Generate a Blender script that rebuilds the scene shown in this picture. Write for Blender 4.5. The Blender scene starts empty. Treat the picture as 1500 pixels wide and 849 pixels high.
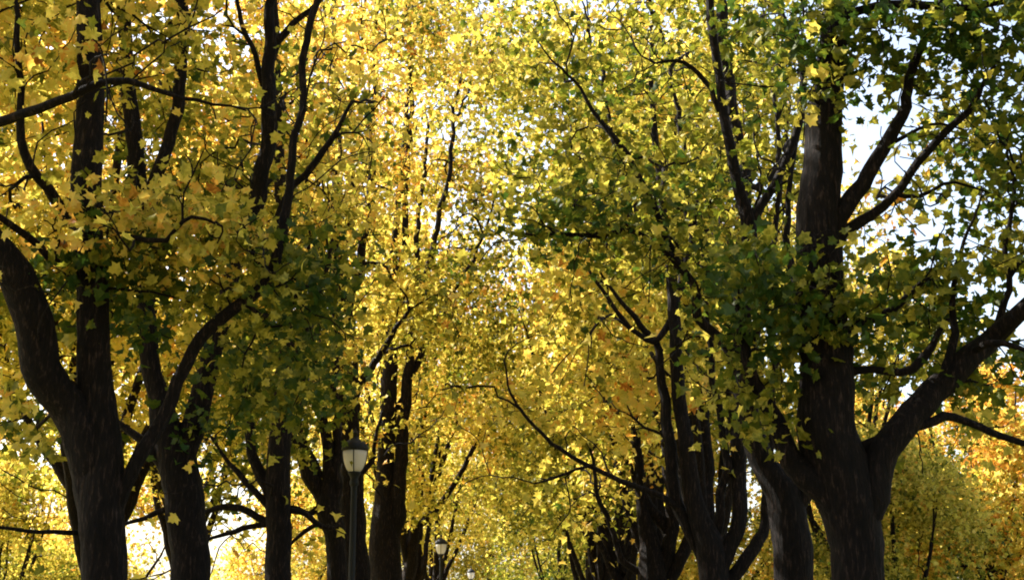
import bpy, math, random
import numpy as np
from mathutils import Vector

R = np.random.default_rng(11)
random.seed(11)
SC = bpy.context.scene
COL = SC.collection

# ------------------------------------------------------------------ camera model
F_PX, CX, CY = 2000.0, 750.0, 424.5
PITCH = math.atan(487.5 / F_PX)
EYE = 1.6
cp, sp = math.cos(PITCH), math.sin(PITCH)

def P(px, py, Y):
    """World point seen at a place of the picture, Y metres down the avenue, and metres per pixel there."""
    u, v = (px - CX) / F_PX, (CY - py) / F_PX
    dy, dz = cp - v * sp, sp + v * cp
    s = Y / dy
    return np.array([u * s, Y, EYE + dz * s]), s / F_PX

# ------------------------------------------------------------------ materials
def nodes_of(name):
    m = bpy.data.materials.new(name); m.use_nodes = True
    nt = m.node_tree
    for n in list(nt.nodes): nt.nodes.remove(n)
    out = nt.nodes.new('ShaderNodeOutputMaterial')
    return m, nt, out

def ramp(nt, stops):
    r = nt.nodes.new('ShaderNodeValToRGB'); e = r.color_ramp.elements
    while len(e) < len(stops): e.new(0.5)
    for i, (p, c) in enumerate(stops):
        e[i].position = p; e[i].color = (*c, 1)
    return r

def leaf_material():
    m, nt, out = nodes_of('maple_leaf'); L = nt.links.new
    at = nt.nodes.new('ShaderNodeAttribute'); at.attribute_name = 'hue'
    geo = nt.nodes.new('ShaderNodeNewGeometry')
    nz = nt.nodes.new('ShaderNodeTexNoise'); nz.inputs['Scale'].default_value = 26; nz.inputs['Detail'].default_value = 2
    L(geo.outputs['Position'], nz.inputs['Vector'])
    ma = nt.nodes.new('ShaderNodeMath'); ma.operation = 'MULTIPLY_ADD'
    ma.inputs[1].default_value = 0.34; L(nz.outputs['Fac'], ma.inputs[0])
    ad = nt.nodes.new('ShaderNodeMath'); ad.operation = 'SUBTRACT'; ad.inputs[1].default_value = 0.11
    oi = nt.nodes.new('ShaderNodeObjectInfo')
    om = nt.nodes.new('ShaderNodeMath'); om.operation = 'MULTIPLY_ADD'; om.inputs[1].default_value = 0.14
    L(oi.outputs['Random'], om.inputs[0]); L(at.outputs['Fac'], om.inputs[2]); ad.inputs[1].default_value = 0.24
    L(om.outputs[0], ad.inputs[0]); L(ad.outputs[0], ma.inputs[2])
    cr = ramp(nt, [(0.0, (0.018, 0.050, 0.008)), (0.25, (0.050, 0.088, 0.010)), (0.45, (0.18, 0.18, 0.014)),
                   (0.62, (0.61, 0.52, 0.075)), (0.78, (0.80, 0.60, 0.115)), (0.93, (0.76, 0.38, 0.050)), (1.0, (0.40, 0.15, 0.02))])
    L(ma.outputs[0], cr.inputs['Fac'])
    d = nt.nodes.new('ShaderNodeBsdfDiffuse'); t = nt.nodes.new('ShaderNodeBsdfTranslucent')
    g = nt.nodes.new('ShaderNodeBsdfGlossy'); g.inputs['Roughness'].default_value = 0.42
    g.inputs['Color'].default_value = (0.9, 0.9, 0.9, 1)
    L(cr.outputs['Color'], d.inputs['Color']); L(cr.outputs['Color'], t.inputs['Color'])
    mx = nt.nodes.new('ShaderNodeMixShader'); mx.inputs[0].default_value = 0.5
    L(d.outputs[0], mx.inputs[1]); L(t.outputs[0], mx.inputs[2])
    m2 = nt.nodes.new('ShaderNodeMixShader'); m2.inputs[0].default_value = 0.014
    L(mx.outputs[0], m2.inputs[1]); L(g.outputs[0], m2.inputs[2])
    L(m2.outputs[0], out.inputs['Surface'])
    return m

def bark_material():
    m, nt, out = nodes_of('maple_bark'); L = nt.links.new
    tc = nt.nodes.new('ShaderNodeTexCoord'); mp = nt.nodes.new('ShaderNodeMapping')
    mp.inputs['Scale'].default_value = (1, 1, 0.2)
    L(tc.outputs['Object'], mp.inputs['Vector'])
    n1 = nt.nodes.new('ShaderNodeTexNoise'); n1.inputs['Scale'].default_value = 34; n1.inputs['Detail'].default_value = 6
    n1.inputs['Roughness'].default_value = 0.7
    L(mp.outputs[0], n1.inputs['Vector'])
    n2 = nt.nodes.new('ShaderNodeTexNoise'); n2.inputs['Scale'].default_value = 3.5; n2.inputs['Detail'].default_value = 4
    L(tc.outputs['Object'], n2.inputs['Vector'])
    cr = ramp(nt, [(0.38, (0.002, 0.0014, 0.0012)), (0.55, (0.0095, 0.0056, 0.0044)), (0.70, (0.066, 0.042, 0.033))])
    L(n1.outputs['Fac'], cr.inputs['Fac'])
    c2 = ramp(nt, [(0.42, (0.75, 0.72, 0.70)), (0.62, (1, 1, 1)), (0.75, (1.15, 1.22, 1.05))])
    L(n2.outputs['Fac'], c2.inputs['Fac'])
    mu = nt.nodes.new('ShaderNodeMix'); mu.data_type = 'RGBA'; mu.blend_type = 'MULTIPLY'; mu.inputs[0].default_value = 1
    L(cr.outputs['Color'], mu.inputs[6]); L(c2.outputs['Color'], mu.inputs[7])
    b = nt.nodes.new('ShaderNodeBump'); b.inputs['Strength'].default_value = 1.0; b.inputs['Distance'].default_value = 0.05
    L(n1.outputs['Fac'], b.inputs['Height'])
    p = nt.nodes.new('ShaderNodeBsdfPrincipled'); p.inputs['Roughness'].default_value = 0.9
    p.inputs['Specular IOR Level'].default_value = 0.2
    L(mu.outputs[2], p.inputs['Base Color']); L(b.outputs[0], p.inputs['Normal'])
    L(p.outputs[0], out.inputs['Surface'])
    return m

def noise_material(name, stops, scale, rough=0.9, bump=0.3, dist=0.02):
    m, nt, out = nodes_of(name); L = nt.links.new
    tc = nt.nodes.new('ShaderNodeTexCoord')
    n = nt.nodes.new('ShaderNodeTexNoise'); n.inputs['Scale'].default_value = scale; n.inputs['Detail'].default_value = 8
    n.inputs['Roughness'].default_value = 0.7
    L(tc.outputs['Object'], n.inputs['Vector'])
    cr = ramp(nt, stops); L(n.outputs['Fac'], cr.inputs['Fac'])
    p = nt.nodes.new('ShaderNodeBsdfPrincipled'); p.inputs['Roughness'].default_value = rough
    p.inputs['Specular IOR Level'].default_value = 0.25
    b = nt.nodes.new('ShaderNodeBump'); b.inputs['Strength'].default_value = bump; b.inputs['Distance'].default_value = dist
    L(n.outputs['Fac'], b.inputs['Height']); L(b.outputs[0], p.inputs['Normal'])
    L(cr.outputs['Color'], p.inputs['Base Color']); L(p.outputs[0], out.inputs['Surface'])
    return m

def glass_material():
    m, nt, out = nodes_of('frosted_lantern_glass'); L = nt.links.new
    tc = nt.nodes.new('ShaderNodeTexCoord')
    n = nt.nodes.new('ShaderNodeTexNoise'); n.inputs['Scale'].default_value = 6
    L(tc.outputs['Object'], n.inputs['Vector'])
    cr = ramp(nt, [(0.3, (0.82, 0.80, 0.78)), (0.7, (0.90, 0.88, 0.87))]); L(n.outputs['Fac'], cr.inputs['Fac'])
    d = nt.nodes.new('ShaderNodeBsdfDiffuse'); t = nt.nodes.new('ShaderNodeBsdfTranslucent')
    g = nt.nodes.new('ShaderNodeBsdfGlossy'); g.inputs['Roughness'].default_value = 0.2
    L(cr.outputs['Color'], d.inputs['Color']); L(cr.outputs['Color'], t.inputs['Color'])
    a = nt.nodes.new('ShaderNodeMixShader'); a.inputs[0].default_value = 0.5
    L(d.outputs[0], a.inputs[1]); L(t.outputs[0], a.inputs[2])
    b = nt.nodes.new('ShaderNodeMixShader'); b.inputs[0].default_value = 0.06
    L(a.outputs[0], b.inputs[1]); L(g.outputs[0], b.inputs[2])
    L(b.outputs[0], out.inputs['Surface'])
    return m

LEAF = leaf_material(); BARK = bark_material()
IRON = noise_material('black_painted_iron', [(0.3, (0.006, 0.007, 0.007)), (0.7, (0.013, 0.015, 0.015))], 30, 0.6, 0.1, 0.002)
GLASS = glass_material()
LAWN = noise_material('lawn_with_leaf_litter', [(0.36, (0.05, 0.075, 0.02)), (0.5, (0.16, 0.14, 0.025)), (0.62, (0.42, 0.29, 0.03))], 9, 0.95, 0.6, 0.03)
GRAVEL = noise_material('gravel_path', [(0.35, (0.10, 0.09, 0.08)), (0.55, (0.17, 0.155, 0.135)), (0.7, (0.40, 0.27, 0.05))], 22, 0.95, 0.5, 0.01)

# ------------------------------------------------------------------ object helpers
def link(name, data, parent=None):
    o = bpy.data.objects.new(name, data); COL.objects.link(o)
    if parent is not None: o.parent = parent
    return o

def tag(o, label, cat, group=None):
    o['label'] = label; o['category'] = cat
    if group: o['group'] = group

def mesh_from(name, V, polys, sizes, mat, smooth=True, hue=None):
    """V (n,3); polys flat loop indices; sizes per face."""
    me = bpy.data.meshes.new(name)
    V = np.asarray(V, np.float32); polys = np.asarray(polys, np.int32); sizes = np.asarray(sizes, np.int32)
    me.vertices.add(len(V)); me.vertices.foreach_set('co', V.ravel())
    me.loops.add(len(polys)); me.loops.foreach_set('vertex_index', polys)
    me.polygons.add(len(sizes))
    st = np.zeros(len(sizes), np.int32); st[1:] = np.cumsum(sizes)[:-1]
    me.polygons.foreach_set('loop_start', st); me.polygons.foreach_set('loop_total', sizes)
    me.update(calc_edges=True)
    me.polygons.foreach_set('use_smooth', np.full(len(sizes), smooth))
    if hue is not None:
        a = me.attributes.new('hue', 'FLOAT', 'FACE'); a.data.foreach_set('value', np.asarray(hue, np.float32))
    me.materials.append(mat); me.validate()
    return me

# ------------------------------------------------------------------ leaves
def outline(kind):
    if kind == 'near':
        h = [(0.10, 0.02), (0.38, -0.05), (0.33, 0.15), (0.47, 0.25), (0.63, 0.42), (0.43, 0.46), (0.29, 0.52), (0.32, 0.72), (0.15, 0.78)]
    elif kind == 'mid':
        h = [(0.40, -0.04), (0.30, 0.20), (0.62, 0.44), (0.26, 0.52)]
    else:
        h = [(0.50, 0.18), (0.42, 0.55)]
    pts = [(0, 0)] + h + [(0, 1.0)] + [(-x, y) for x, y in reversed(h)]
    return np.array(pts, float)

def leaves(name, C, size, hue, kind, rg, up=0.55):
    n = len(C)
    o = outline(kind); k = len(o)
    tp = np.vstack([[0, 0.36], o])                                  # fan round a centre vertex
    nrm = rg.normal(size=(n, 3)); nrm[:, 2] += up; nrm /= np.linalg.norm(nrm, axis=1)[:, None]
    ax = rg.normal(size=(n, 3)); ax[:, 2] -= 0.7                    # blades hang down from their stalks
    ax -= nrm * np.sum(ax * nrm, axis=1)[:, None]; ax /= np.linalg.norm(ax, axis=1)[:, None]
    bx = np.cross(ax, nrm)
    s = size * np.clip(rg.normal(1.0, 0.27, n), 0.45, 1.6)
    fold = rg.uniform(-0.25, 0.85, n); curl = rg.uniform(-0.75, 0.45, n)
    wid = rg.uniform(0.85, 1.15, n)
    x = tp[None, :, 0] * wid[:, None]; y = tp[None, :, 1] - 0.4
    y = np.broadcast_to(y, x.shape)
    z = fold[:, None] * np.abs(x) + curl[:, None] * y * y * 1.6
    V = C[:, None, :] + s[:, None, None] * (x[..., None] * bx[:, None, :] + y[..., None] * ax[:, None, :] + z[..., None] * nrm[:, None, :])
    tri = np.array([(0, 1 + i, 1 + (i + 1) % k) for i in range(k)])
    idx = (np.arange(n) * (k + 1))[:, None, None] + tri[None]
    return mesh_from(name, V.reshape(-1, 3), idx.ravel(), np.full(n * k, 3), LEAF, False, np.repeat(hue, k))

# ------------------------------------------------------------------ branches
def spline(pts, step):
    """Catmull-Rom through (x,y,z,r) rows."""
    p = np.asarray(pts, float)
    q = np.vstack([2 * p[0] - p[1], p, 2 * p[-1] - p[-2]])
    out = []
    for i in range(1, len(q) - 2):
        n = max(2, int(np.linalg.norm(q[i + 1, :3] - q[i, :3]) / step))
        t = (np.arange(n) / n)[:, None]
        a, b, c, d = q[i - 1], q[i], q[i + 1], q[i + 2]
        out.append(0.5 * (2 * b + (c - a) * t + (2 * a - 5 * b + 4 * c - d) * t * t + (3 * b - a - 3 * c + d) * t ** 3))
    out.append(p[-1:])
    o = np.vstack(out); o[:, 3] = np.maximum(o[:, 3], 0.003)
    return o

def tube(pts, rad, sides, rg, lump=0.0):
    pts = np.asarray(pts); n = len(pts)
    T = np.gradient(pts, axis=0); T /= np.maximum(np.linalg.norm(T, axis=1), 1e-9)[:, None]
    ref = np.array([1.0, 0, 0]) if abs(T[0, 0]) < 0.8 else np.array([0, 1.0, 0])
    u = ref - T[0] * ref.dot(T[0]); u /= np.linalg.norm(u)
    U = np.empty((n, 3))
    for i in range(n):
        u = u - T[i] * u.dot(T[i]); u /= max(np.linalg.norm(u), 1e-9); U[i] = u
    W = np.cross(T, U)
    a = np.arange(sides) / sides * 2 * np.pi
    r = np.repeat(np.asarray(rad)[:, None], sides, 1)
    if lump > 0:
        ln = np.concatenate([[0], np.cumsum(np.linalg.norm(np.diff(pts, axis=0), axis=1))])[:, None]
        ph = rg.uniform(0, 6.28, 8)
        r = r * (1 + lump * (np.sin(2 * a[None] + 1.9 * ln + ph[0]) + 0.7 * np.sin(3 * a[None] - 2.7 * ln + ph[1]) +
                             0.5 * np.sin(5 * a[None] + 1.1 * ln + ph[2]) * np.sin(3.7 * ln + ph[3]) +
                             0.6 * np.sin(6.1 * ln + 1 * a[None] + ph[4])))
        if sides >= 16: r = r * (1 + rg.normal(size=r.shape) * 0.022)
    V = pts[:, None, :] + r[..., None] * (np.cos(a)[None, :, None] * U[:, None, :] + np.sin(a)[None, :, None] * W[:, None, :])
    i = np.arange(n - 1)[:, None] * sides; j = np.arange(sides)[None]; j2 = (j + 1) % sides
    Q = np.stack([i + j, i + j2, i + sides + j2, i + sides + j], -1).reshape(-1, 4)
    V = V.reshape(-1, 3)
    V = np.vstack([V, pts[-1] + T[-1] * rad[-1]])
    tip = n * sides; b = (n - 1) * sides
    tri = np.array([(b + k, b + (k + 1) % sides, tip) for k in range(sides)])
    return V, Q, tri

class Bin:
    def __init__(self): self.V, self.P, self.S, self.n = [], [], [], 0
    def add(self, V, Q, tri):
        self.V.append(V); self.P += [(Q + self.n).ravel(), (tri + self.n).ravel()]
        self.S += [np.full(len(Q), 4), np.full(len(tri), 3)]; self.n += len(V)
    def mesh(self, name, mat=None):
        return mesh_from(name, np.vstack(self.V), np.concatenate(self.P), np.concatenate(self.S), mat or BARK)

class Tree:
    """Trunk and limbs as drawn, then twigs grown out to every leaf cluster."""
    def __init__(self, seed):
        self.rg = np.random.default_rng(seed)
        self.pos, self.par, self.tan, self.part, self.fix = [], [], [], [], []
        self.bins, self.parts, self.chains = [], [], []
        self.cl, self.clh, self.cln, self.cls = [], [], [], []
    def limb(self, pts, name='limb', step=0.10, sides=12, lump=0.03, jitter=0.012, kink=0.012):
        s = spline(pts, step)
        n = len(s)
        w = np.cumsum(self.rg.normal(size=(n, 3)), axis=0) * jitter * 0.35
        w -= np.linspace(0, 1, n)[:, None] * w[-1]
        ln = np.concatenate([[0], np.cumsum(np.linalg.norm(np.diff(s[:, :3], axis=0), axis=1))])
        kn = np.arange(0, ln[-1] + .8, .38); kv = self.rg.normal(size=(len(kn), 3))
        kk = np.stack([np.interp(ln, kn, kv[:, j]) for j in range(3)], 1)
        p = s[:, :3] + w + kk * (kink * np.minimum(1, ln / .5))[:, None]
        b = Bin(); V, Q, t = tube(p, s[:, 3], sides, self.rg, lump); b.add(V, Q, t)
        k = len(self.bins); self.bins.append(b); self.parts.append(name)
        T = np.gradient(p, axis=0); T /= np.maximum(np.linalg.norm(T, axis=1), 1e-9)[:, None]
        skip = int(n * 0.12)
        for i in range(skip, n):
            self.pos.append(p[i]); self.tan.append(T[i]); self.par.append(-1); self.part.append(k); self.fix.append(s[i, 3])
        return self
    def clump(self, c, r, n, hue, sd=0.1, leaves=16, spread=0.22):
        d = self.rg.normal(size=(n, 3)); d /= np.linalg.norm(d, axis=1)[:, None]
        d *= (self.rg.uniform(0, 1, n) ** 0.42)[:, None]
        for q in np.asarray(c) + d * np.asarray(r):
            self.cl.append(q); self.clh.append(hue + self.rg.normal() * sd); self.cln.append(leaves); self.cls.append(spread)
    def shoots(self, per_m, lo, hi, leaves, hue, zmin=2.4):
        """Side twigs all along the limbs, nearly bare."""
        rg = self.rg
        n = len(self.pos); k = 0.0
        for i in range(1, n):
            if self.part[i] != self.part[i - 1]: continue
            k += np.linalg.norm(self.pos[i] - self.pos[i - 1]) * per_m
            if k < 1: continue
            k -= rg.uniform(0.6, 1.4)
            if self.pos[i][2] < zmin or self.fix[i] > 0.2: continue
            d = rg.normal(size=3); d -= self.tan[i] * d.dot(self.tan[i]); d /= np.linalg.norm(d)
            d = d + self.tan[i] * 0.75 + np.array([0, 0, .2]); d /= np.linalg.norm(d)
            q = self.pos[i] + d * (self.fix[i] + rg.uniform(lo, hi))
            self.clump(q, (.05, .05, .05), 1, hue, .08, leaves, .16)
            for _ in range(2):
                e = d + rg.normal(size=3) * .45; e /= np.linalg.norm(e)
                self.clump(q + e * rg.uniform(.25, .6) * hi * .6, (.05, .05, .05), 1, hue, .08, leaves, .16)
    def grow(self, tip=0.0055):
        rg = self.rg
        cap = len(self.cl) * 14 + len(self.pos) + 100
        pos = np.zeros((cap, 3)); tan = np.zeros((cap, 3)); n = len(self.pos)
        pos[:n] = self.pos; tan[:n] = self.tan
        par = list(self.par); part = list(self.part)
        cl = np.array(self.cl)
        base = pos[:n].copy()
        dm = np.array([np.min(np.sum((base - c) ** 2, axis=1)) for c in cl])
        self.chains = []; ends = []
        for ci in np.argsort(dm):
            c = cl[ci]
            d = c - pos[:n]; L = np.linalg.norm(d, axis=1) + 1e-6
            cs = np.sum(d * tan[:n], axis=1) / L
            j = int(np.argmin(L * (1.35 - 0.65 * cs) + 0.02))
            a, ta = pos[j].copy(), tan[j]; dd = c - a; Lj = np.linalg.norm(dd)
            if Lj < 0.05: continue
            k = max(3, min(12, int(Lj / 0.16)))
            t0 = ta * 0.55 + dd / Lj * 0.6 + np.array([0, 0, 0.12])
            m = a + t0 / np.linalg.norm(t0) * Lj * 0.5
            t = np.linspace(0, 1, k + 1)[:, None]
            q = a * (1 - t) ** 2 + 2 * m * t * (1 - t) + c * t * t
            q[1:] += rg.normal(size=(k, 3)) * 0.042 * min(1.3, Lj) 
            T = np.gradient(q, axis=0); T /= np.maximum(np.linalg.norm(T, axis=1), 1e-9)[:, None]
            idx = [j]
            for i in range(1, k + 1):
                pos[n] = q[i]; tan[n] = T[i]; par.append(idx[-1]); part.append(part[j]); idx.append(n); n += 1
            self.chains.append(idx); ends.append((ci, idx[max(1, k - 3):]))
        e = 2.1
        A = np.zeros(n); nf = len(self.fix)
        for i in range(n - 1, nf - 1, -1):
            if A[i] == 0: A[i] = tip ** e
            if par[i] >= nf: A[par[i]] += A[i]
        r = A ** (1 / e); r[:nf] = self.fix
        for idx in self.chains:
            rr = r[idx].copy(); rr[0] = min(r[idx[0]] * 0.8, rr[1] * 1.15)
            rr = np.minimum(rr, max(0.005, r[idx[0]] * 0.8))
            for q, i in enumerate(idx[1:]): r[i] = rr[q + 1]
            V, Q, t = tube(pos[idx], rr, 6 if rr[0] > 0.02 else 4, rg)
            self.bins[part[idx[0]]].add(V, Q, t)
        C, H = [], []
        for ci, ids in ends:
            m = max(1, int(self.cln[ci] * rg.uniform(0.7, 1.3)))
            pick = rg.integers(0, len(ids), m)
            cc = pos[np.array(ids)[pick]] + rg.normal(size=(m, 3)) * self.cls[ci] * np.array([1, 1, 0.75])
            C.append(cc); H.append(self.clh[ci] + rg.normal(size=m) * 0.085)
        C = np.vstack(C); H = np.concatenate(H)
        self.C, self.H = C, np.clip(H, 0.0, 1.0)
    def build(self, name, base, size, kind):
        root = link(name, None); root.location = base; root.empty_display_size = 0.5
        off = np.asarray(base, float)
        for b, nm in zip(self.bins, self.parts):
            b.V = [v - off for v in b.V]
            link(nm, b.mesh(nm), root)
        link('crown', leaves('crown', self.C - off, size, self.H, kind, self.rg), root)
        return root

def copy_tree(o, parent=None):
    c = o.copy(); COL.objects.link(c)
    if parent is not None: c.parent = parent
    for ch in list(o.children): copy_tree(ch, c)
    return c

def hero(seed, Y, limbs, clumps, size, kind, sides=16, step=0.1, spread=0.19, lv=16, jit=0.012, wide=1.0):
    """limbs: [(name, [(px, py, width_px[, Y])...])]; the first is the trunk, carried down to the ground."""
    t = Tree(seed)
    base = None
    for k, (nm, pl) in enumerate(limbs):
        rows = []
        for q in pl:
            p, m = P(q[0], q[1], q[3] if len(q) > 3 else Y)
            rows.append([*p, q[2] / 2 * m * wide * (.92 if kind == 'near' else 1.0)])
        if k == 0:
            b = rows[0]
            base = (b[0], b[1], 0.0)
            r = b[3]
            rows = [[b[0], b[1], -0.15, r * 1.9], [b[0], b[1], 0.06, r * 1.55], [b[0], b[1], 0.35, r * 1.2], [b[0], b[1], 0.9, r * 1.06]] + rows
        w = rows[0][3]
        t.limb(rows, nm, step, sides if w * 2000 / Y > 12 else 8, 0.04 if k == 0 else 0.035, jit if k == 0 else jit * 2.2, .010 if k == 0 else .030)
    for c in clumps:
        px, py, cy, rx, ry, rd, n, hue = c[:8]
        p, m = P(px, py, cy + (2.3 if kind == 'mid' else .35))
        t.clump(p, (rx * m, rd, ry * m), n, hue, 0.11, c[8] if len(c) > 8 else (int(lv * 1.3) if kind == 'near' else lv), c[9] if len(c) > 9 else spread)
    near = kind == 'near'
    hm = float(np.mean([c[7] for c in clumps]))
    t.shoots(3.0 if near else 2.0, .3, 1.25 if near else 1.9, 1 if near else 2, hm, 3.6 if near else 2.6)
    t.grow(.0062 if near else .0105)
    return t.build('maple_tree', base, size, kind)

# ------------------------------------------------------------------ the avenue's own trees, nearest first
L1 = hero(101, 11.3, [
    ('trunk', [(148, 849, 68), (144, 760, 70), (142, 680, 72), (138, 620, 62), (135, 550, 56), (129, 450, 51), (122, 300, 48), (128, 150, 42), (128, 0, 38), (124, -160, 30), (118, -380, 20), (120, -600, 8)]),
    ('limb', [(146, 790, 40), (134, 720, 60), (118, 650, 66, 11.25), (99, 595, 64, 11.2), (74, 540, 63, 11.1), (40, 470, 62, 10.9), (4, 392, 56, 10.7), (-50, 300, 48, 10.5), (-120, 180, 38, 10.2), (-200, 0, 26, 10), (-260, -200, 10, 10)]),
    ('limb', [(154, 800, 18), (172, 740, 24), (188, 700, 25), (214, 652, 25), (240, 608, 24), (260, 560, 22), (277, 512, 21), (303, 482, 21), (340, 464, 20), (380, 425, 18), (402, 350, 16), (416, 270, 14), (432, 185, 13), (450, 90, 12), (466, 0, 11), (480, -150, 6)]),
    ('limb', [(-105, 205, 22, 10.3), (-50, 186, 20, 10.0), (0, 172, 17, 9.9), (60, 160, 16, 9.8), (110, 138, 15, 9.8), (150, 122, 14, 9.8), (190, 120, 12, 9.9), (235, 140, 9, 10), (290, 155, 6, 10.2), (360, 165, 3, 10.3)]),
    ('limb', [(120, 340, 24), (95, 315, 20), (72, 280, 17, 11.1), (50, 225, 15, 11), (42, 150, 12, 10.9), (30, 60, 10, 10.8), (18, -40, 7, 10.8)]),
    ('limb', [(120, 420, 16), (80, 380, 13, 11.0), (40, 345, 12, 10.8), (0, 312, 10, 10.6), (-60, 260, 6, 10.4)]),
    ('limb', [(118, 780, 9), (60, 776, 7, 11), (0, 774, 6, 10.8), (-70, 765, 3, 10.6)]),
    ('limb', [(135, 300, 18), (160, 320, 12, 11), (195, 345, 10, 10.8), (235, 355, 8, 10.7), (280, 320, 6, 10.7), (330, 330, 4, 10.7)]),
], [
    (250, 335, 10.9, 150, 65, .7, 24, .58), (175, 395, 11, 100, 60, .7, 20, .27), (330, 400, 11.2, 120, 80, .8, 28, .42),
    (440, 440, 12.2, 75, 100, .8, 22, .25), (190, 470, 12.2, 80, 40, .5, 9, .28), (370, 545, 12.9, 100, 60, .7, 16, .38),
    (130, 70, 12.6, 170, 80, .8, 22, .56), (60, 210, 12.4, 80, 80, .8, 9, .58), (250, 60, 12.6, 110, 80, .8, 11, .54), (60, 60, 10.4, 70, 60, .5, 7, .6),
    (125, 330, 10.4, 60, 45, .4, 7, .74), (60, 440, 11, 60, 60, .8, 7, .3), (30, 610, 11.6, 80, 70, .8, 9, .5), (40, 740, 13, 90, 60, .8, 9, .6, 2), (225, 745, 13, 40, 30, .5, 5, .6, 2),
    (150, -220, 11.8, 340, 150, 2.2, 100, .55), (120, -500, 12.2, 380, 170, 2.6, 90, .55), (-260, -50, 10.6, 150, 200, 1.8, 50, .55),
], 0.094, 'near', 24)
tag(L1, 'dark forked maple at the left edge with a thick limb leaning out left', 'tree', 'maples lining the avenue')

L2 = hero(102, 14.5, [
    ('trunk', [(280, 849, 62), (272, 760, 60), (263, 690, 60), (254, 650, 58), (236, 600, 40), (224, 560, 32), (216, 480, 30), (206, 380, 28), (203, 270, 28), (192, 150, 25), (183, 40, 22), (178, -80, 18), (170, -300, 8)]),
    ('limb', [(262, 690, 40), (280, 630, 40), (293, 575, 34), (301, 515, 30), (318, 440, 27), (340, 350, 26), (360, 290, 27), (380, 215, 25), (388, 140, 22), (391, 95, 20), (397, 30, 16), (402, -60, 12), (410, -250, 5)]),
    ('limb', [(388, 110, 14), (405, 75, 14), (432, 40, 11), (462, 5, 9), (490, -60, 5)]),
    ('limb', [(388, 130, 11), (375, 85, 9), (362, 40, 8), (350, -10, 6), (345, -80, 4)]),
    ('limb', [(210, 330, 26), (225, 288, 24), (243, 240, 21), (262, 165, 20), (268, 80, 19), (271, 0, 18), (278, -150, 12), (285, -300, 5)]),
    ('limb', [(246, 690, 22), (225, 660, 18), (200, 634, 14), (172, 620, 10), (150, 590, 5)]),
    ('limb', [(385, 425, 8), (420, 290, 10), (455, 245, 12), (490, 195, 9), (520, 150, 5)]),
    ('limb', [(258, 740, 11), (225, 752, 9), (190, 765, 6), (150, 780, 3)]),
], [
    (200, 170, 16.2, 120, 110, 1.2, 20, .58), (330, 120, 16.4, 140, 120, 1.2, 30, .62), (300, 290, 15.9, 160, 80, 1.2, 28, .55),
    (400, 560, 15.3, 90, 80, 1, 20, .38), (275, 640, 14, 40, 40, .4, 4, .25), (430, 500, 15, 80, 80, 1, 16, .3), (480, 230, 16, 90, 110, 1.3, 20, .68),
    (290, -200, 15.2, 320, 170, 2.5, 110, .6), (300, -420, 15.2, 300, 120, 2.5, 60, .6),
], 0.094, 'near', 20, lv=18, spread=.25)
tag(L2, 'dark V forked maple second from the left edge, a branch crossing in front', 'tree', 'maples lining the avenue')

L3 = hero(103, 20, [
    ('trunk', [(408, 849, 38), (406, 760, 38), (408, 700, 38), (412, 640, 32), (416, 560, 26), (418, 450, 21), (411, 300, 17), (405, 120, 12), (400, -60, 8), (398, -200, 4)]),
    ('limb', [(402, 735, 18), (390, 705, 20), (377, 680, 16), (366, 640, 13), (360, 590, 9), (350, 520, 6)]),
    ('limb', [(398, 745, 12), (368, 718, 10), (350, 695, 9), (330, 672, 6), (305, 640, 3)]),
    ('limb', [(398, 765, 12), (365, 752, 11), (340, 744, 11), (315, 742, 9), (290, 752, 6), (255, 765, 3)]),
    ('limb', [(398, 768, 9), (365, 772, 8), (335, 786, 7), (300, 792, 4), (270, 800, 3)]),
    ('limb', [(415, 750, 10), (440, 752, 9), (470, 772, 8), (500, 770, 4)]),
    ('limb', [(420, 560, 12), (445, 500, 10), (470, 430, 8), (485, 350, 5)]),
    ('limb', [(414, 470, 12), (385, 400, 10), (365, 320, 8), (350, 220, 5)]),
], [
    (420, 600, 20, 90, 90, 1.5, 26, .42), (400, 400, 20, 150, 130, 1.6, 46, .56), (430, 210, 20, 150, 140, 1.6, 46, .70),
    (345, 690, 20, 60, 60, 1, 8, .42), (330, 770, 20, 70, 50, 1, 10, .6, 3), (430, 20, 20.5, 180, 110, 2, 46, .72), (330, 560, 20, 80, 80, 1.2, 14, .5), (420, -140, 20.5, 180, 80, 2, 30, .7),
], 0.13, 'mid', 14, lv=22, spread=.3)
tag(L3, 'brown maple with a straight trunk and low bare side branches, third in the left row', 'tree', 'maples lining the avenue')

L4 = hero(104, 25, [
    ('trunk', [(490, 849, 31), (488, 790, 31), (480, 745, 38), (480, 700, 22), (474, 640, 16), (462, 570, 13), (455, 470, 10), (450, 340, 7), (448, 200, 4)]),
    ('limb', [(482, 752, 20), (464, 715, 24), (447, 680, 22), (428, 648, 18), (412, 610, 13), (402, 560, 9), (395, 480, 5)]),
    ('limb', [(487, 750, 18), (497, 705, 18), (500, 650, 14), (494, 560, 12), (492, 430, 10), (496, 300, 8), (500, 180, 5)]),
    ('limb', [(470, 700, 12), (455, 660, 11), (440, 628, 9), (432, 580, 5)]),
    ('limb', [(478, 735, 10), (455, 752, 9), (430, 742, 7), (400, 750, 4)]),
    ('limb', [(480, 770, 7), (462, 765, 7), (440, 782, 6), (425, 800, 3)]),
], [
    (460, 500, 25, 110, 100, 2, 40, .60), (480, 320, 25, 120, 120, 2, 50, .70), (490, 140, 25, 130, 120, 2, 50, .73), (425, 640, 25, 60, 50, 1.2, 9, .62),
    (480, -20, 25, 150, 90, 2.2, 40, .73), (440, 800, 26, 40, 30, 1, 5, .7),
], 0.13, 'mid', 12, lv=24, spread=.33)
tag(L4, 'brown maple splitting low into spreading limbs, just left of the nearest lamp', 'tree', 'maples lining the avenue')

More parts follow.
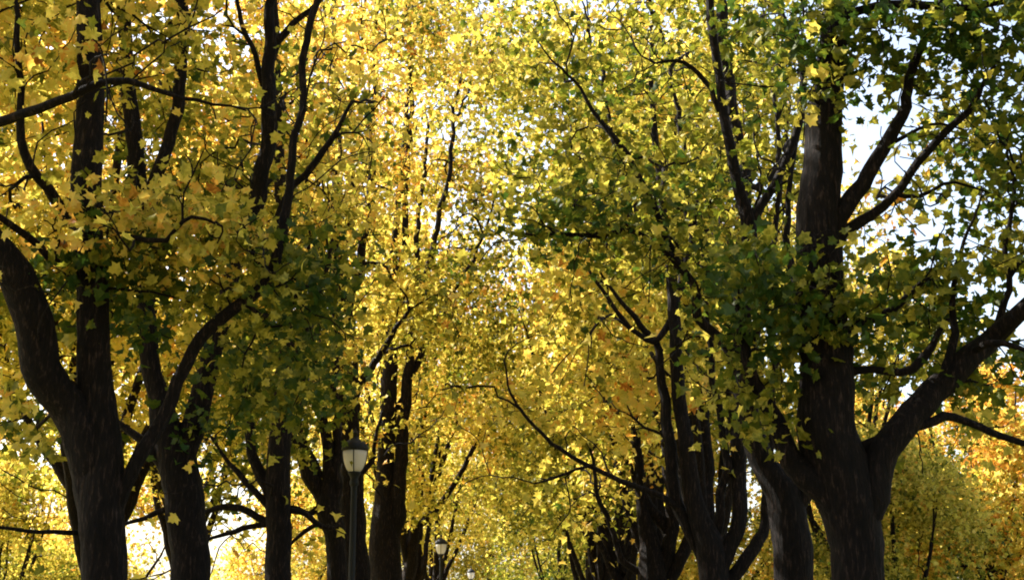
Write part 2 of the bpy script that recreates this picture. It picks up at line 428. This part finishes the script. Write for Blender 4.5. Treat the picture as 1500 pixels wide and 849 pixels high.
L5 = hero(105, 29, [
    ('trunk', [(522, 849, 42), (519, 780, 38), (515, 700, 36), (512, 620, 34), (510, 540, 31), (507, 470, 27), (500, 380, 21), (496, 310, 18), (495, 200, 14), (490, 80, 9), (488, -60, 5)]),
    ('limb', [(515, 590, 14), (532, 552, 11), (552, 522, 10), (572, 495, 8), (600, 450, 5)]),
    ('limb', [(505, 470, 14), (520, 400, 13), (538, 330, 12), (545, 220, 9), (552, 100, 6), (555, -20, 4)]),
    ('limb', [(500, 560, 12), (495, 510, 10), (496, 440, 8), (470, 360, 5)]),
    ('limb', [(506, 460, 12), (480, 360, 10), (462, 240, 8), (440, 100, 6), (430, -20, 3)]),
    ('limb', [(500, 390, 10), (520, 300, 9), (518, 180, 8), (530, 60, 5), (535, -40, 3)]),
    ('limb', [(520, 700, 10), (540, 680, 8), (548, 650, 6), (560, 600, 4)]),
], [
    (540, 430, 29, 100, 110, 2.2, 56, .60), (525, 260, 29, 120, 120, 2.2, 60, .70), (545, 90, 29, 140, 110, 2.2, 60, .74), (640, 430, 28, 100, 80, 2, 36, .52),
    (470, 560, 30, 60, 60, 1.5, 14, .6), (560, -50, 29, 150, 60, 2.2, 36, .66), (650, 60, 28, 80, 90, 2, 34, .56), (545, 640, 30, 30, 40, 1, 6, .6),
], 0.13, 'mid', 12, lv=26, spread=.36)
tag(L5, 'tall maple with a single upright trunk directly behind the nearest lamp post', 'tree', 'maples lining the avenue')

L6 = hero(106, 36, [
    ('trunk', [(566, 849, 48), (562, 790, 44), (562, 730, 28), (565, 640, 25), (569, 560, 23), (571, 500, 19), (573, 400, 14), (586, 260, 9), (598, 120, 6), (600, 0, 3)]),
    ('limb', [(572, 800, 26), (580, 750, 24), (586, 690, 21), (590, 630, 19), (594, 560, 15), (602, 450, 10), (612, 320, 7), (630, 180, 4)]),
    ('limb', [(572, 630, 12), (584, 596, 11), (598, 568, 10), (606, 545, 7), (625, 500, 4)]),
    ('limb', [(573, 430, 11), (592, 350, 10), (594, 220, 8), (600, 100, 6), (596, -20, 3)]),
    ('limb', [(602, 460, 10), (630, 370, 9), (655, 260, 7), (668, 150, 5), (690, 60, 3)]),
    ('limb', [(595, 560, 10), (625, 500, 9), (660, 440, 7), (700, 370, 5), (725, 290, 3)]),
    ('limb', [(570, 520, 9), (555, 440, 8), (548, 330, 6), (540, 200, 3)]),
], [
    (640, 520, 36, 90, 90, 2.5, 56, .57), (620, 330, 36, 120, 120, 2.5, 70, .67), (650, 140, 36, 110, 120, 2.5, 64, .70), (690, 400, 35, 80, 70, 2, 36, .45),
    (560, 300, 36, 70, 150, 2.3, 40, .7), (610, 640, 36, 40, 50, 1.5, 14, .65), (660, -20, 36, 110, 60, 2, 30, .66), (600, 40, 36, 90, 80, 2, 36, .6), (725, 90, 36, 90, 130, 2.2, 64, .66), (690, 230, 36, 70, 80, 2, 30, .64), (715, 280, 36, 60, 60, 2, 20, .6),
], 0.14, 'mid', 12, lv=26, spread=.4)
tag(L6, 'twin stemmed brown maple right of the nearest lamp post', 'tree', 'maples lining the avenue')

R1 = hero(201, 11.5, [
    ('trunk', [(1258, 849, 80), (1254, 780, 84), (1242, 720, 96), (1222, 660, 98), (1211, 600, 92), (1211, 530, 87), (1203, 430, 76), (1201, 350, 70), (1212, 210, 57), (1221, 90, 47), (1228, 0, 42), (1235, -200, 30), (1240, -460, 12)]),
    ('limb', [(1252, 800, 40), (1262, 745, 52), (1275, 700, 52), (1292, 660, 47), (1320, 612, 45), (1362, 568, 43), (1405, 530, 40), (1450, 482, 33), (1510, 440, 26, 11.2), (1600, 350, 18, 11), (1700, 200, 10, 11)]),
    ('limb', [(1235, 665, 18), (1280, 645, 17), (1330, 624, 15), (1380, 610, 15), (1420, 624, 13), (1500, 640, 11, 11.3), (1600, 645, 5, 11)]),
    ('limb', [(1212, 380, 26), (1235, 310, 28), (1258, 270, 25), (1290, 215, 22), (1318, 155, 18), (1340, 95, 14), (1368, 20, 10), (1400, -90, 5)]),
    ('limb', [(1215, 370, 20), (1240, 328, 20), (1272, 305, 17), (1310, 282, 15), (1350, 240, 14), (1390, 190, 12), (1425, 140, 9), (1480, 60, 5)]),
    ('limb', [(1220, 530, 18), (1245, 492, 17), (1278, 468, 15), (1320, 435, 11), (1370, 400, 6)]),
    ('limb', [(1235, 545, 14), (1280, 540, 12), (1320, 545, 13), (1348, 532, 15), (1362, 510, 12), (1390, 470, 6)]),
    ('limb', [(1222, 40, 18), (1260, 18, 15), (1320, 8, 14, 11.2), (1420, 12, 12, 10.9), (1500, 6, 10, 10.7), (1620, -10, 5, 10.6)]),
    ('limb', [(1250, 790, 40), (1228, 745, 50), (1197, 716, 48), (1165, 680, 38), (1140, 625, 27), (1115, 572, 22), (1098, 520, 17), (1085, 450, 12), (1082, 390, 6)]),
    ('limb', [(1375, 560, 18), (1398, 500, 14), (1396, 430, 10), (1412, 350, 6), (1440, 290, 3)]),
    ('limb', [(1460, 475, 14), (1470, 420, 11), (1462, 360, 9), (1480, 270, 6), (1475, 200, 3)]),
    ('limb', [(1310, 285, 9), (1345, 290, 7), (1390, 270, 5), (1440, 280, 3)]),
    ('limb', [(1285, 225, 9), (1320, 195, 7), (1365, 180, 5), (1420, 190, 3)]),
    ('limb', [(1418, 520, 12), (1450, 508, 12, 11.2), (1500, 515, 8, 11), (1560, 520, 4, 10.9)]),
], [
    (1130, 430, 11, 120, 70, .8, 30, .24), (1205, 470, 10.9, 75, 50, .35, 13, .22), (1080, 540, 11.5, 75, 60, .7, 13, .3), (1110, 620, 11.2, 35, 45, .4, 5, .25),
    (1340, 420, 11.3, 130, 55, 1, 26, .3), (1430, 480, 12.1, 100, 75, .9, 22, .28), (1455, 340, 11.5, 70, 70, 1, 9, .38), (1475, 210, 11, 45, 110, 1, 20, .26),
    (1250, 55, 10.9, 150, 55, .8, 32, .22), (1420, 65, 10.8, 110, 70, 1, 38, .23), (1130, 30, 12.9, 80, 40, .6, 7, .3), (1200, 145, 10.9, 55, 35, .3, 5, .46),
    (1300, 540, 11.8, 90, 35, .8, 8, .33), (1410, 590, 12, 100, 45, 1, 12, .4), (1380, 230, 12.2, 90, 100, .8, 30, .5, 6), (1300, 330, 12.5, 70, 60, .8, 10, .6, 5), (1400, 200, 12.6, 70, 100, .6, 16, .42, 9), (1340, 660, 11.8, 60, 50, .5, 6, .5, 2),
    (1640, 300, 11, 110, 130, 1, 34, .32), (1680, 60, 11, 110, 110, 1.2, 26, .35), (1300, -220, 12, 340, 150, 2.4, 120, .45), (1280, -470, 12.2, 320, 140, 2.6, 80, .45),
], 0.094, 'near', 24)
tag(R1, 'thickest dark maple right of the avenue with a heavy limb rising to the right edge', 'tree', 'maples lining the avenue')

R1b = hero(202, 14.0, [
    ('trunk', [(1160, 849, 60), (1157, 790, 60), (1144, 735, 56), (1118, 690, 44), (1098, 640, 39), (1089, 580, 34), (1085, 500, 28), (1087, 420, 26), (1092, 345, 24), (1076, 270, 18), (1058, 180, 16), (1045, 90, 14), (1037, 0, 12), (1030, -150, 7), (1025, -300, 4)]),
    ('limb', [(1090, 365, 16), (1110, 308, 15), (1140, 245, 14), (1168, 185, 13), (1179, 125, 12), (1168, 55, 9), (1148, 0, 7), (1140, -80, 4)]),
    ('limb', [(1054, 165, 9), (1040, 130, 9), (1020, 110, 8), (1000, 100, 7), (960, 95, 4)]),
    ('limb', [(1087, 560, 16), (1066, 505, 15), (1038, 466, 16), (1022, 432, 15), (1000, 398, 13), (970, 370, 11), (928, 350, 9), (880, 348, 9), (830, 352, 7), (775, 350, 4)]),
    ('limb', [(998, 398, 10), (980, 350, 11), (962, 310, 10), (930, 240, 10), (903, 205, 10), (872, 163, 7), (850, 130, 5), (822, 100, 4), (795, 62, 2)]),
    ('limb', [(1150, 760, 30), (1180, 715, 30), (1195, 660, 26), (1180, 560, 20), (1160, 420, 15), (1150, 330, 10), (1175, 200, 6)]),
], [
    (1110, 110, 17, 60, 60, .8, 7, .44), (1000, 250, 15.4, 100, 90, 1.2, 26, .4), (940, 120, 16.5, 60, 60, 1, 8, .42), (915, 330, 13.8, 130, 60, 1.2, 32, .36),  # olive leaves; their low hue also stands in for shade on this mass
    (850, 255, 14.5, 90, 60, 1.2, 18, .44), (800, 330, 14, 70, 45, 1, 12, .42), (1040, 400, 14, 80, 60, 1, 14, .4), (870, 90, 15, 110, 70, 1.2, 18, .44), (1000, 10, 16.5, 90, 40, 1, 9, .45),
    (1050, -190, 14.6, 320, 150, 2.5, 100, .5), (1060, -380, 14.6, 250, 120, 2.5, 50, .5),
], 0.094, 'near', 20, lv=18, spread=.25)
tag(R1b, 'leaning dark maple close behind the thickest right trunk, curving up to the left', 'tree', 'maples lining the avenue')

R2 = hero(203, 19, [
    ('trunk', [(1045, 849, 56), (1038, 800, 52), (1022, 750, 34), (1008, 690, 27), (1000, 620, 25), (992, 540, 24), (988, 470, 22), (978, 380, 18), (965, 260, 14), (955, 120, 9), (950, -40, 5)]),
    ('limb', [(1030, 815, 22), (1002, 750, 24), (985, 690, 22), (978, 620, 20), (968, 540, 16), (940, 470, 12), (905, 440, 8), (870, 400, 4)]),
    ('limb', [(1055, 849, 30), (1078, 770, 28), (1082, 690, 27), (1080, 600, 25), (1088, 480, 24), (1096, 340, 23), (1086, 220, 23), (1066, 100, 21), (1054, 0, 19), (1048, -120, 10)]),
    ('limb', [(1070, 849, 24), (1100, 810, 24), (1115, 770, 20), (1125, 700, 13), (1130, 600, 9), (1150, 480, 5)]),
    ('limb', [(1048, 790, 18), (1060, 720, 17), (1072, 680, 16), (1060, 620, 13), (1040, 540, 11), (1030, 420, 9), (1020, 300, 6)]),
    ('limb', [(1012, 762, 15), (990, 742, 13), (960, 722, 11), (930, 708, 10), (895, 693, 9), (858, 678, 8), (820, 655, 7), (788, 625, 6), (762, 592, 5), (745, 565, 4), (735, 530, 3)]),
    ('limb', [(868, 681, 6), (845, 690, 5), (820, 703, 5), (790, 708, 3)]),
    ('limb', [(988, 450, 14), (1010, 350, 13), (1000, 240, 11), (985, 130, 8), (960, 20, 5)]),
    ('limb', [(975, 380, 12), (930, 290, 10), (900, 200, 8), (880, 90, 6), (850, 0, 3)]),
    ('limb', [(1090, 450, 12), (1130, 370, 11), (1145, 260, 9), (1140, 140, 7), (1120, 20, 4)]),
    ('limb', [(985, 470, 14), (955, 500, 10), (920, 480, 9), (890, 440, 7), (860, 400, 5)]),
], [
    (900, 450, 19, 120, 80, 1.8, 42, .62), (970, 290, 19, 120, 110, 1.8, 46, .5), (890, 190, 19.5, 120, 120, 1.8, 50, .54), (1005, 560, 19, 70, 70, 1.4, 14, .72), (930, 600, 19, 80, 60, 1.5, 16, .72),
    (1000, 110, 19.8, 150, 120, 1.8, 56, .52), (1130, 240, 19.8, 110, 130, 1.6, 44, .52), (1090, 60, 20, 90, 90, 1.4, 26, .55), (780, 600, 19, 70, 60, 1.2, 10, .68), (770, 140, 20, 90, 80, 1.6, 20, .6), (730, 50, 20, 60, 60, 1.4, 12, .56), (1160, 420, 20, 90, 100, 1.6, 22, .6),
    (960, -50, 19.5, 200, 90, 2, 46, .62),
], 0.13, 'mid', 14, lv=22, spread=.3, wide=.84)
tag(R2, 'many stemmed maple with a long thin branch arching out over the avenue', 'tree', 'maples lining the avenue')

R3 = hero(204, 29, [
    ('trunk', [(955, 849, 44), (950, 800, 30), (938, 740, 18), (932, 680, 15), (928, 590, 13), (922, 480, 10), (915, 340, 7), (910, 200, 4)]),
    ('limb', [(965, 849, 20), (985, 800, 20), (972, 765, 18), (950, 740, 16), (938, 715, 9), (925, 680, 5)]),
    ('limb', [(945, 840, 12), (915, 820, 10), (900, 785, 9), (888, 750, 8), (873, 710, 6), (865, 660, 4)]),
    ('limb', [(968, 849, 22), (985, 760, 18), (975, 660, 14), (960, 560, 12), (950, 440, 9), (955, 300, 6), (960, 160, 4)]),
    ('limb', [(980, 849, 20), (1010, 790, 18), (1020, 700, 16), (1022, 580, 14), (1030, 440, 10), (1035, 280, 6)]),
], [
    (875, 560, 29, 100, 100, 2.2, 50, .72), (860, 400, 29, 90, 100, 2.2, 46, .68), (900, 240, 29, 110, 120, 2.2, 54, .68), (850, 720, 29, 60, 60, 1.8, 22, .66),
    (1010, 420, 29.5, 100, 130, 2.2, 50, .68), (960, 640, 29.5, 70, 60, 1.8, 16, .75), (1000, 240, 29.5, 110, 110, 2.2, 46, .66), (920, 90, 29.5, 130, 90, 2.2, 44, .66), (790, 110, 30, 90, 120, 2, 52, .64), (745, 220, 30, 60, 60, 2, 14, .62), (775, 330, 29, 55, 60, 1.6, 16, .62),
], 0.14, 'mid', 12, lv=26, spread=.38)
tag(R3, 'slender stemmed maple with a pale crooked low limb, third in the right row', 'tree', 'maples lining the avenue')

# ------------------------------------------------------------------ trees farther off: a few grown in full, then copied
def generic(seed, H, rad, zlow, nst, hue, nclu, lv=36, gap=-0.02, sd=.09):
    t = Tree(seed); rg = t.rg
    r0 = 0.13 + 0.0055 * H
    fork = H * rg.uniform(0.14, 0.2)
    lean = rg.normal(size=2) * 0.15
    t.limb([[0, 0, -0.15, r0 * 1.8], [0, 0, 0.1, r0 * 1.45], [0, 0, 0.5, r0 * 1.1], [lean[0] * .5, lean[1] * .5, fork, r0], [lean[0], lean[1], fork * 1.6, r0 * .72],
            [lean[0] * 1.6, lean[1] * 1.6, H * .55, r0 * .48], [lean[0] * 2.2, lean[1] * 2, H * .88, r0 * .14]], 'trunk', 0.3, 10, 0.03, 0.05)
    a0 = rg.uniform(0, 6.28)
    for k in range(nst):
        a = a0 + k * 6.283 / nst + rg.normal() * 0.3; z0 = fork * rg.uniform(0.8, 1.5); e = rg.uniform(0.35, 0.75) * rad; h = rg.uniform(.6, .92) * H
        c, s = math.cos(a), math.sin(a)
        t.limb([[0, 0, z0 - .15, r0 * .5], [c * .35, s * .35, z0 + .45, r0 * .5], [c * e * .5, s * e * .5, z0 + (h - z0) * .3, r0 * .4],
                [c * e * .85, s * e * .85, z0 + (h - z0) * .62, r0 * .27], [c * e * 1.1, s * e * 1.1, h, r0 * .1]], 'limb', 0.3, 8, 0.03, 0.06)
    ph = rg.uniform(0, 6.28, 6); n = 0
    while n < nclu:
        u = rg.uniform(0, 1); z = zlow + (H - zlow) * u
        prof = (math.sin(math.pi * min(1, (u * .85 + .15)) ** .9)) ** .6 * rad
        a = rg.uniform(0, 6.283); q = rg.uniform(0, 1) ** .45
        if rg.uniform() > prof / rad: continue
        x, y = math.cos(a) * q * prof, math.sin(a) * q * prof
        g = math.sin(x * 1.5 + ph[0]) * math.sin(y * 1.5 + ph[1]) + math.sin(z * 1.35 + ph[2] + x * .6) * .7 + math.sin(z * 2.4 - y + ph[3]) * .4
        if g < -gap: continue
        t.clump((x, y, z), (.15, .15, .15), 1, hue + (u - .5) * .22 + rg.normal() * sd, .02, lv, .4); n += 1
    t.shoots(.5, .8, 2.2, 4, hue, 3.0)
    t.grow(.011)
    return t

PROTO = {}
def proto(key, *a, **k):
    size = k.pop('size', 0.15); nm = k.pop('name', 'maple_tree')
    PROTO[key] = generic(*a, **k).build(nm, (0, 0, 0), size, 'mid'); PROTO[key]['fresh'] = 1

proto('a', 301, 16, 4.7, 4.6, 6, .64, 440)
proto('b', 302, 17, 4.6, 4.9, 7, .67, 440)
proto('c', 303, 15, 4.8, 4.4, 5, .62, 420)
proto('high', 304, 16, 4.6, 4.6, 7, .65, 440, gap=-.12, sd=.09)
proto('low_orange', 305, 8.5, 3.8, .8, 7, .74, 400, sd=.14, gap=-.15)
proto('slim', 308, 15, 3.0, 6.0, 6, .64, 260)
proto('low_yellow', 309, 8.0, 3.6, .9, 4, .72, 300)
proto('full', 310, 17, 5.2, 1.2, 6, .64, 620)
proto('above', 307, 16, 4.2, 6.6, 4, .5, 380)
proto('low_green', 306, 9.5, 3.6, 1.0, 6, .54, 420, sd=.1, gap=-.1)

def place(key, x, y, s, rz, label, group):
    o = PROTO[key]
    if 'fresh' in o: del o['fresh']
    else: o = copy_tree(o)
    o.location = (x, y, 0); o.scale = (s, s, s * random.uniform(.95, 1.06)); o.rotation_euler = (0, 0, rz)
    tag(o, label, 'tree', group)
    return o

AV = 'far maples of the avenue'
FAR = 'yellow maple far down the avenue, its thin trunk half hidden among leaves'
for k, x, y, lab in [('b', -3.4, 45, 'dark slim maple trunk next beyond the twin stemmed maple in the left row'),
                     ('slim', -3.8, 53, FAR), ('c', -3.4, 61, FAR),                      ('slim', 3.9, 27.5, 'slim upright maple behind the many stemmed one, on its right side'),
                     ('slim', 2.9, 44.5, FAR),
                     ('slim', 3.4, 33.5, 'slim upright maple just beyond the slender stemmed one in the right row'),
                     ('a', 3.1, 39, 'yellow maple beyond the slender stemmed one in the right row'), ('slim', 3.3, 50, FAR), ('c', 3.2, 60, FAR)]:
    place(k, x, y, random.uniform(.94, 1.05), y * 1.7, lab, AV)
END = 'yellow maples closing the far end of the avenue'
for k, x, y, sc in [('full', -6.5, 88, 1.0), ('full', -1.2, 94, 1.05), ('full', 3.6, 87, .98), ('full', 8.2, 93, 1.0), ('full', -11.5, 94, 1.0)]:
    place(k, x, y, sc, y * 1.3 + x, 'broad yellow maple closing the far end of the avenue, leafy down to the ground', END)

LG = 'yellow maples on the lawn behind the left row'
for i, (k, x, y, s, lab) in enumerate([
        ('high', -7.5, 25, 1.0, 'tall golden maple filling the gap between the two left dark trunks'),
        ('high', -12.8, 31, 1.02, 'tall golden maple behind the leftmost trunk at the left edge'),
        ('high', -9.2, 39, 1.0, 'golden maple behind the third trunk of the left row'),
        ('high', -10.6, 15.0, 1.15, 'golden maple added on the lawn left of the forked edge maple to shade it, mostly out of the picture'),  # added to keep the sun off the near left foliage
        ('high', -11.6, 20.2, 1.1, 'golden maple added on the lawn left of the V forked maple to shade it, mostly out of the picture'),  # second added tree, blocks sun from the V forked maple
        ('low_yellow', -15.8, 54, 1.0, 'low yellow tree on the lawn seen between the left trunks'),
        ('low_yellow', -10.6, 66, 1.0, 'low yellow tree on the lawn seen between the left trunks'),
        ('low_yellow', -22, 60, 1.1, 'low yellow tree on the lawn at the left edge of the picture'),
        ('low_green', -15.5, 42, .7, 'low yellow tree under the branches at the bottom left corner')]):
    place(k, x, y, s, i * 1.3 + .4, lab, LG)

RG = 'autumn trees on the lawn behind the right row'
for i, (k, x, y, s, lab) in enumerate([
        ('low_green', 8.6, 31, .62, 'low yellow green tree just right of the thickest trunk'),
        ('low_orange', 19.4, 56, 1.4, 'orange tree at the right edge below the side branch'),
        ('low_orange', 14.8, 58, 1.3, 'orange tree just right of the thickest trunk, behind the low yellow green tree'),
        ('low_orange', 25.5, 70, 1.45, 'taller orange tree farthest back at the right edge'),
        ('low_green', 16.9, 66, 1.3, 'green yellow tree behind and between the orange ones at the right'),
        ('low_yellow', 7.0, 49, 1.0, 'low yellow tree on the lawn glimpsed between the crowded trunks right of the path'),
        ('low_green', 2.4, 71, 1.0, 'low lime green tree under the far yellow maples beside the path'),
        ('high', 9.4, 40, .9, 'tall yellow maple behind the thickest right trunk')]):
    place(k, x, y, s, i * 1.7 + .2, lab, RG)

for i, (k, x, y, lab) in enumerate([('above', -3.5, 3.2, 'maple added in line with the left row, its crown over the camera for shade'), ('above', 3.1, 3.0, 'maple added in line with the right row, its crown over the camera for shade'),  # out-of-view maples added to block sky light from the near trunks
                                    ('above', -3.4, -4.5, 'unseen maple added behind the camera in line with the left row for shade'), ('above', 3.0, -5, 'unseen maple added behind the camera in line with the right row for shade')]):
    place(k, x, y, 1, i * 2.2, lab, AV)

# ------------------------------------------------------------------ lamp posts
def lathe(name, prof, mat, parent, sides=24, flute=0, depth=0.0, smooth=True):
    V, Q = [], []
    for r, z in prof:
        if z > 4.2: z = 4.07 + (z - 4.203) * .87
        elif z > 3.5: z -= .133
        for k in range(sides):
            a = 2 * math.pi * k / sides
            rr = r * (1 - depth * (k % 2 if flute else 0))
            V.append((rr * math.cos(a), rr * math.sin(a), z))
    for i in range(len(prof) - 1):
        for k in range(sides):
            k2 = (k + 1) % sides
            Q += [i * sides + k, i * sides + k2, (i + 1) * sides + k2, (i + 1) * sides + k]
    sz = [4] * ((len(prof) - 1) * sides)
    return link(name, mesh_from(name, V, Q, sz, mat, smooth), parent)

def lamp_post():
    root = link('lamp_post', None); root.empty_display_size = .4
    lathe('base', [(0, 0), (.20, 0), (.20, .10), (.16, .14), (.15, .55), (.17, .58), (.17, .63), (.11, .70), (.085, .95), (0, .95)], IRON, root, 16)
    lathe('pole', [(.060, .90), (.056, 2.2), (.050, 4.02)], IRON, root, 32, 1, .10)
    lathe('pole_ring', [(.06, 1.40), (.085, 1.42), (.085, 1.47), (.06, 1.49)], IRON, root)
    lathe('collar', [(.055, 3.96), (.075, 3.99), (.075, 4.04), (.060, 4.08), (.085, 4.14), (.105, 4.17), (.11, 4.20), (0, 4.20)], IRON, root)
    lathe('lantern_glass', [(.02, 4.203), (.10, 4.205), (.135, 4.25), (.165, 4.33), (.188, 4.42), (.20, 4.52), (.204, 4.60), (.02, 4.60)], GLASS, root, 24)
    for k in range(4):
        b = Bin(); a = math.pi / 2 * k - math.pi / 2
        pr = np.array([(.109, 4.203), (.142, 4.25), (.172, 4.33), (.195, 4.42), (.207, 4.52), (.211, 4.605)])
        pts = np.stack([pr[:, 0] * math.cos(a), pr[:, 0] * math.sin(a), 4.07 + (pr[:, 1] - 4.203) * .87], 1)
        b.add(*tube(pts, np.full(len(pr), .0095), 6, R)); link('lantern_rib', b.mesh('lantern_rib', IRON), root)
    cap = lathe('lantern_cap', [(0, 4.602), (.205, 4.602), (.228, 4.622), (.230, 4.65), (.222, 4.685), (.195, 4.735), (.148, 4.785), (.098, 4.82), (.06, 4.845), (.042, 4.875), (0, 4.88)], IRON, root)
    lathe('finial', [(.026, 4.872), (.026, 4.91), (.044, 4.93), (.046, 4.96), (.03, 4.985), (.018, 5.01), (.01, 5.04), (0, 5.06)], IRON, cap, 16)
    return root

proto_lamp = lamp_post()
for i, (px, Y, lab) in enumerate([(515, 23.0, 'nearest and largest black lamp post with a white lantern, in front of maple trunks'),
                                  (645.5, 51.0, 'middle black lamp post with a white lantern, smaller and lower in the picture'),
                                  (690, 80.0, 'farthest black lamp post, tiny white lantern low among yellow leaves')]):
    o = proto_lamp if i == 0 else copy_tree(proto_lamp)
    p, m = P(px, 849, Y)
    o.location = (p[0], Y, 0)
    tag(o, lab, 'street lamp', 'lamp posts along the avenue')

# ------------------------------------------------------------------ ground
def sheet(name, x0, x1, y0, y1, z, mat, nx=1, ny=1):
    V = [(x0 + (x1 - x0) * i / nx, y0 + (y1 - y0) * j / ny, z) for j in range(ny + 1) for i in range(nx + 1)]
    Q = []
    for j in range(ny):
        for i in range(nx):
            a = j * (nx + 1) + i; Q += [a, a + 1, a + nx + 2, a + nx + 1]
    o = link(name, mesh_from(name, V, Q, [4] * (nx * ny), mat, False)); o['kind'] = 'structure'
    return o
sheet('ground', -900, 900, -300, 1500, 0, LAWN)
sheet('path', -2.2, 1.8, -40, 130, 0.004, GRAVEL)

# ------------------------------------------------------------------ camera, light, sky
cam = bpy.data.cameras.new('camera'); co = bpy.data.objects.new('camera', cam); COL.objects.link(co)
co.location = (0, 0, EYE); co.rotation_euler = (math.pi / 2 + PITCH, 0, 0)
cam.sensor_width = 36; cam.lens = 36 * F_PX / 1500; cam.clip_end = 3000; cam.clip_start = 0.05
SC.camera = co

SUN_AZ, SUN_EL = math.radians(-60), math.radians(42)      # azimuth from straight ahead, minus is left
sd = Vector((math.sin(SUN_AZ) * math.cos(SUN_EL), math.cos(SUN_AZ) * math.cos(SUN_EL), math.sin(SUN_EL)))
sun = bpy.data.lights.new('sun', 'SUN'); sun.energy = 5.0; sun.angle = math.radians(0.5); sun.color = (1, .94, .84)
so = bpy.data.objects.new('sun', sun); COL.objects.link(so); so.location = sd * 60
so.rotation_euler = sd.to_track_quat('Z', 'Y').to_euler()

w = bpy.data.worlds.new('World'); SC.world = w; w.use_nodes = True
nt = w.node_tree; bg = nt.nodes['Background']
sk = nt.nodes.new('ShaderNodeTexSky'); sk.sky_type = 'NISHITA'; sk.sun_disc = False
sk.sun_elevation = SUN_EL; sk.sun_rotation = SUN_AZ; sk.dust_density = 3; sk.air_density = 1.0
hs = nt.nodes.new('ShaderNodeHueSaturation'); hs.inputs['Saturation'].default_value = .75; hs.inputs['Value'].default_value = 1.0
nt.links.new(sk.outputs[0], hs.inputs['Color']); nt.links.new(hs.outputs[0], bg.inputs[0]); bg.inputs[1].default_value = 0.10

SC.view_settings.view_transform = 'Standard'; SC.view_settings.look = 'None'
SC.view_settings.exposure = 1.95; SC.view_settings.gamma = 1
SC.render.engine = 'CYCLES'
cy = SC.cycles
cy.max_bounces = 6; cy.diffuse_bounces = 3; cy.glossy_bounces = 2; cy.transmission_bounces = 4; cy.transparent_max_bounces = 4
cy.use_denoising = True
try: cy.denoiser = 'OPENIMAGEDENOISE'
except Exception: pass
cy.filter_width = 1.9
cy.sample_clamp_indirect = 6
SC.render.filter_size = 1.5 if hasattr(SC.render, 'filter_size') else 1.5
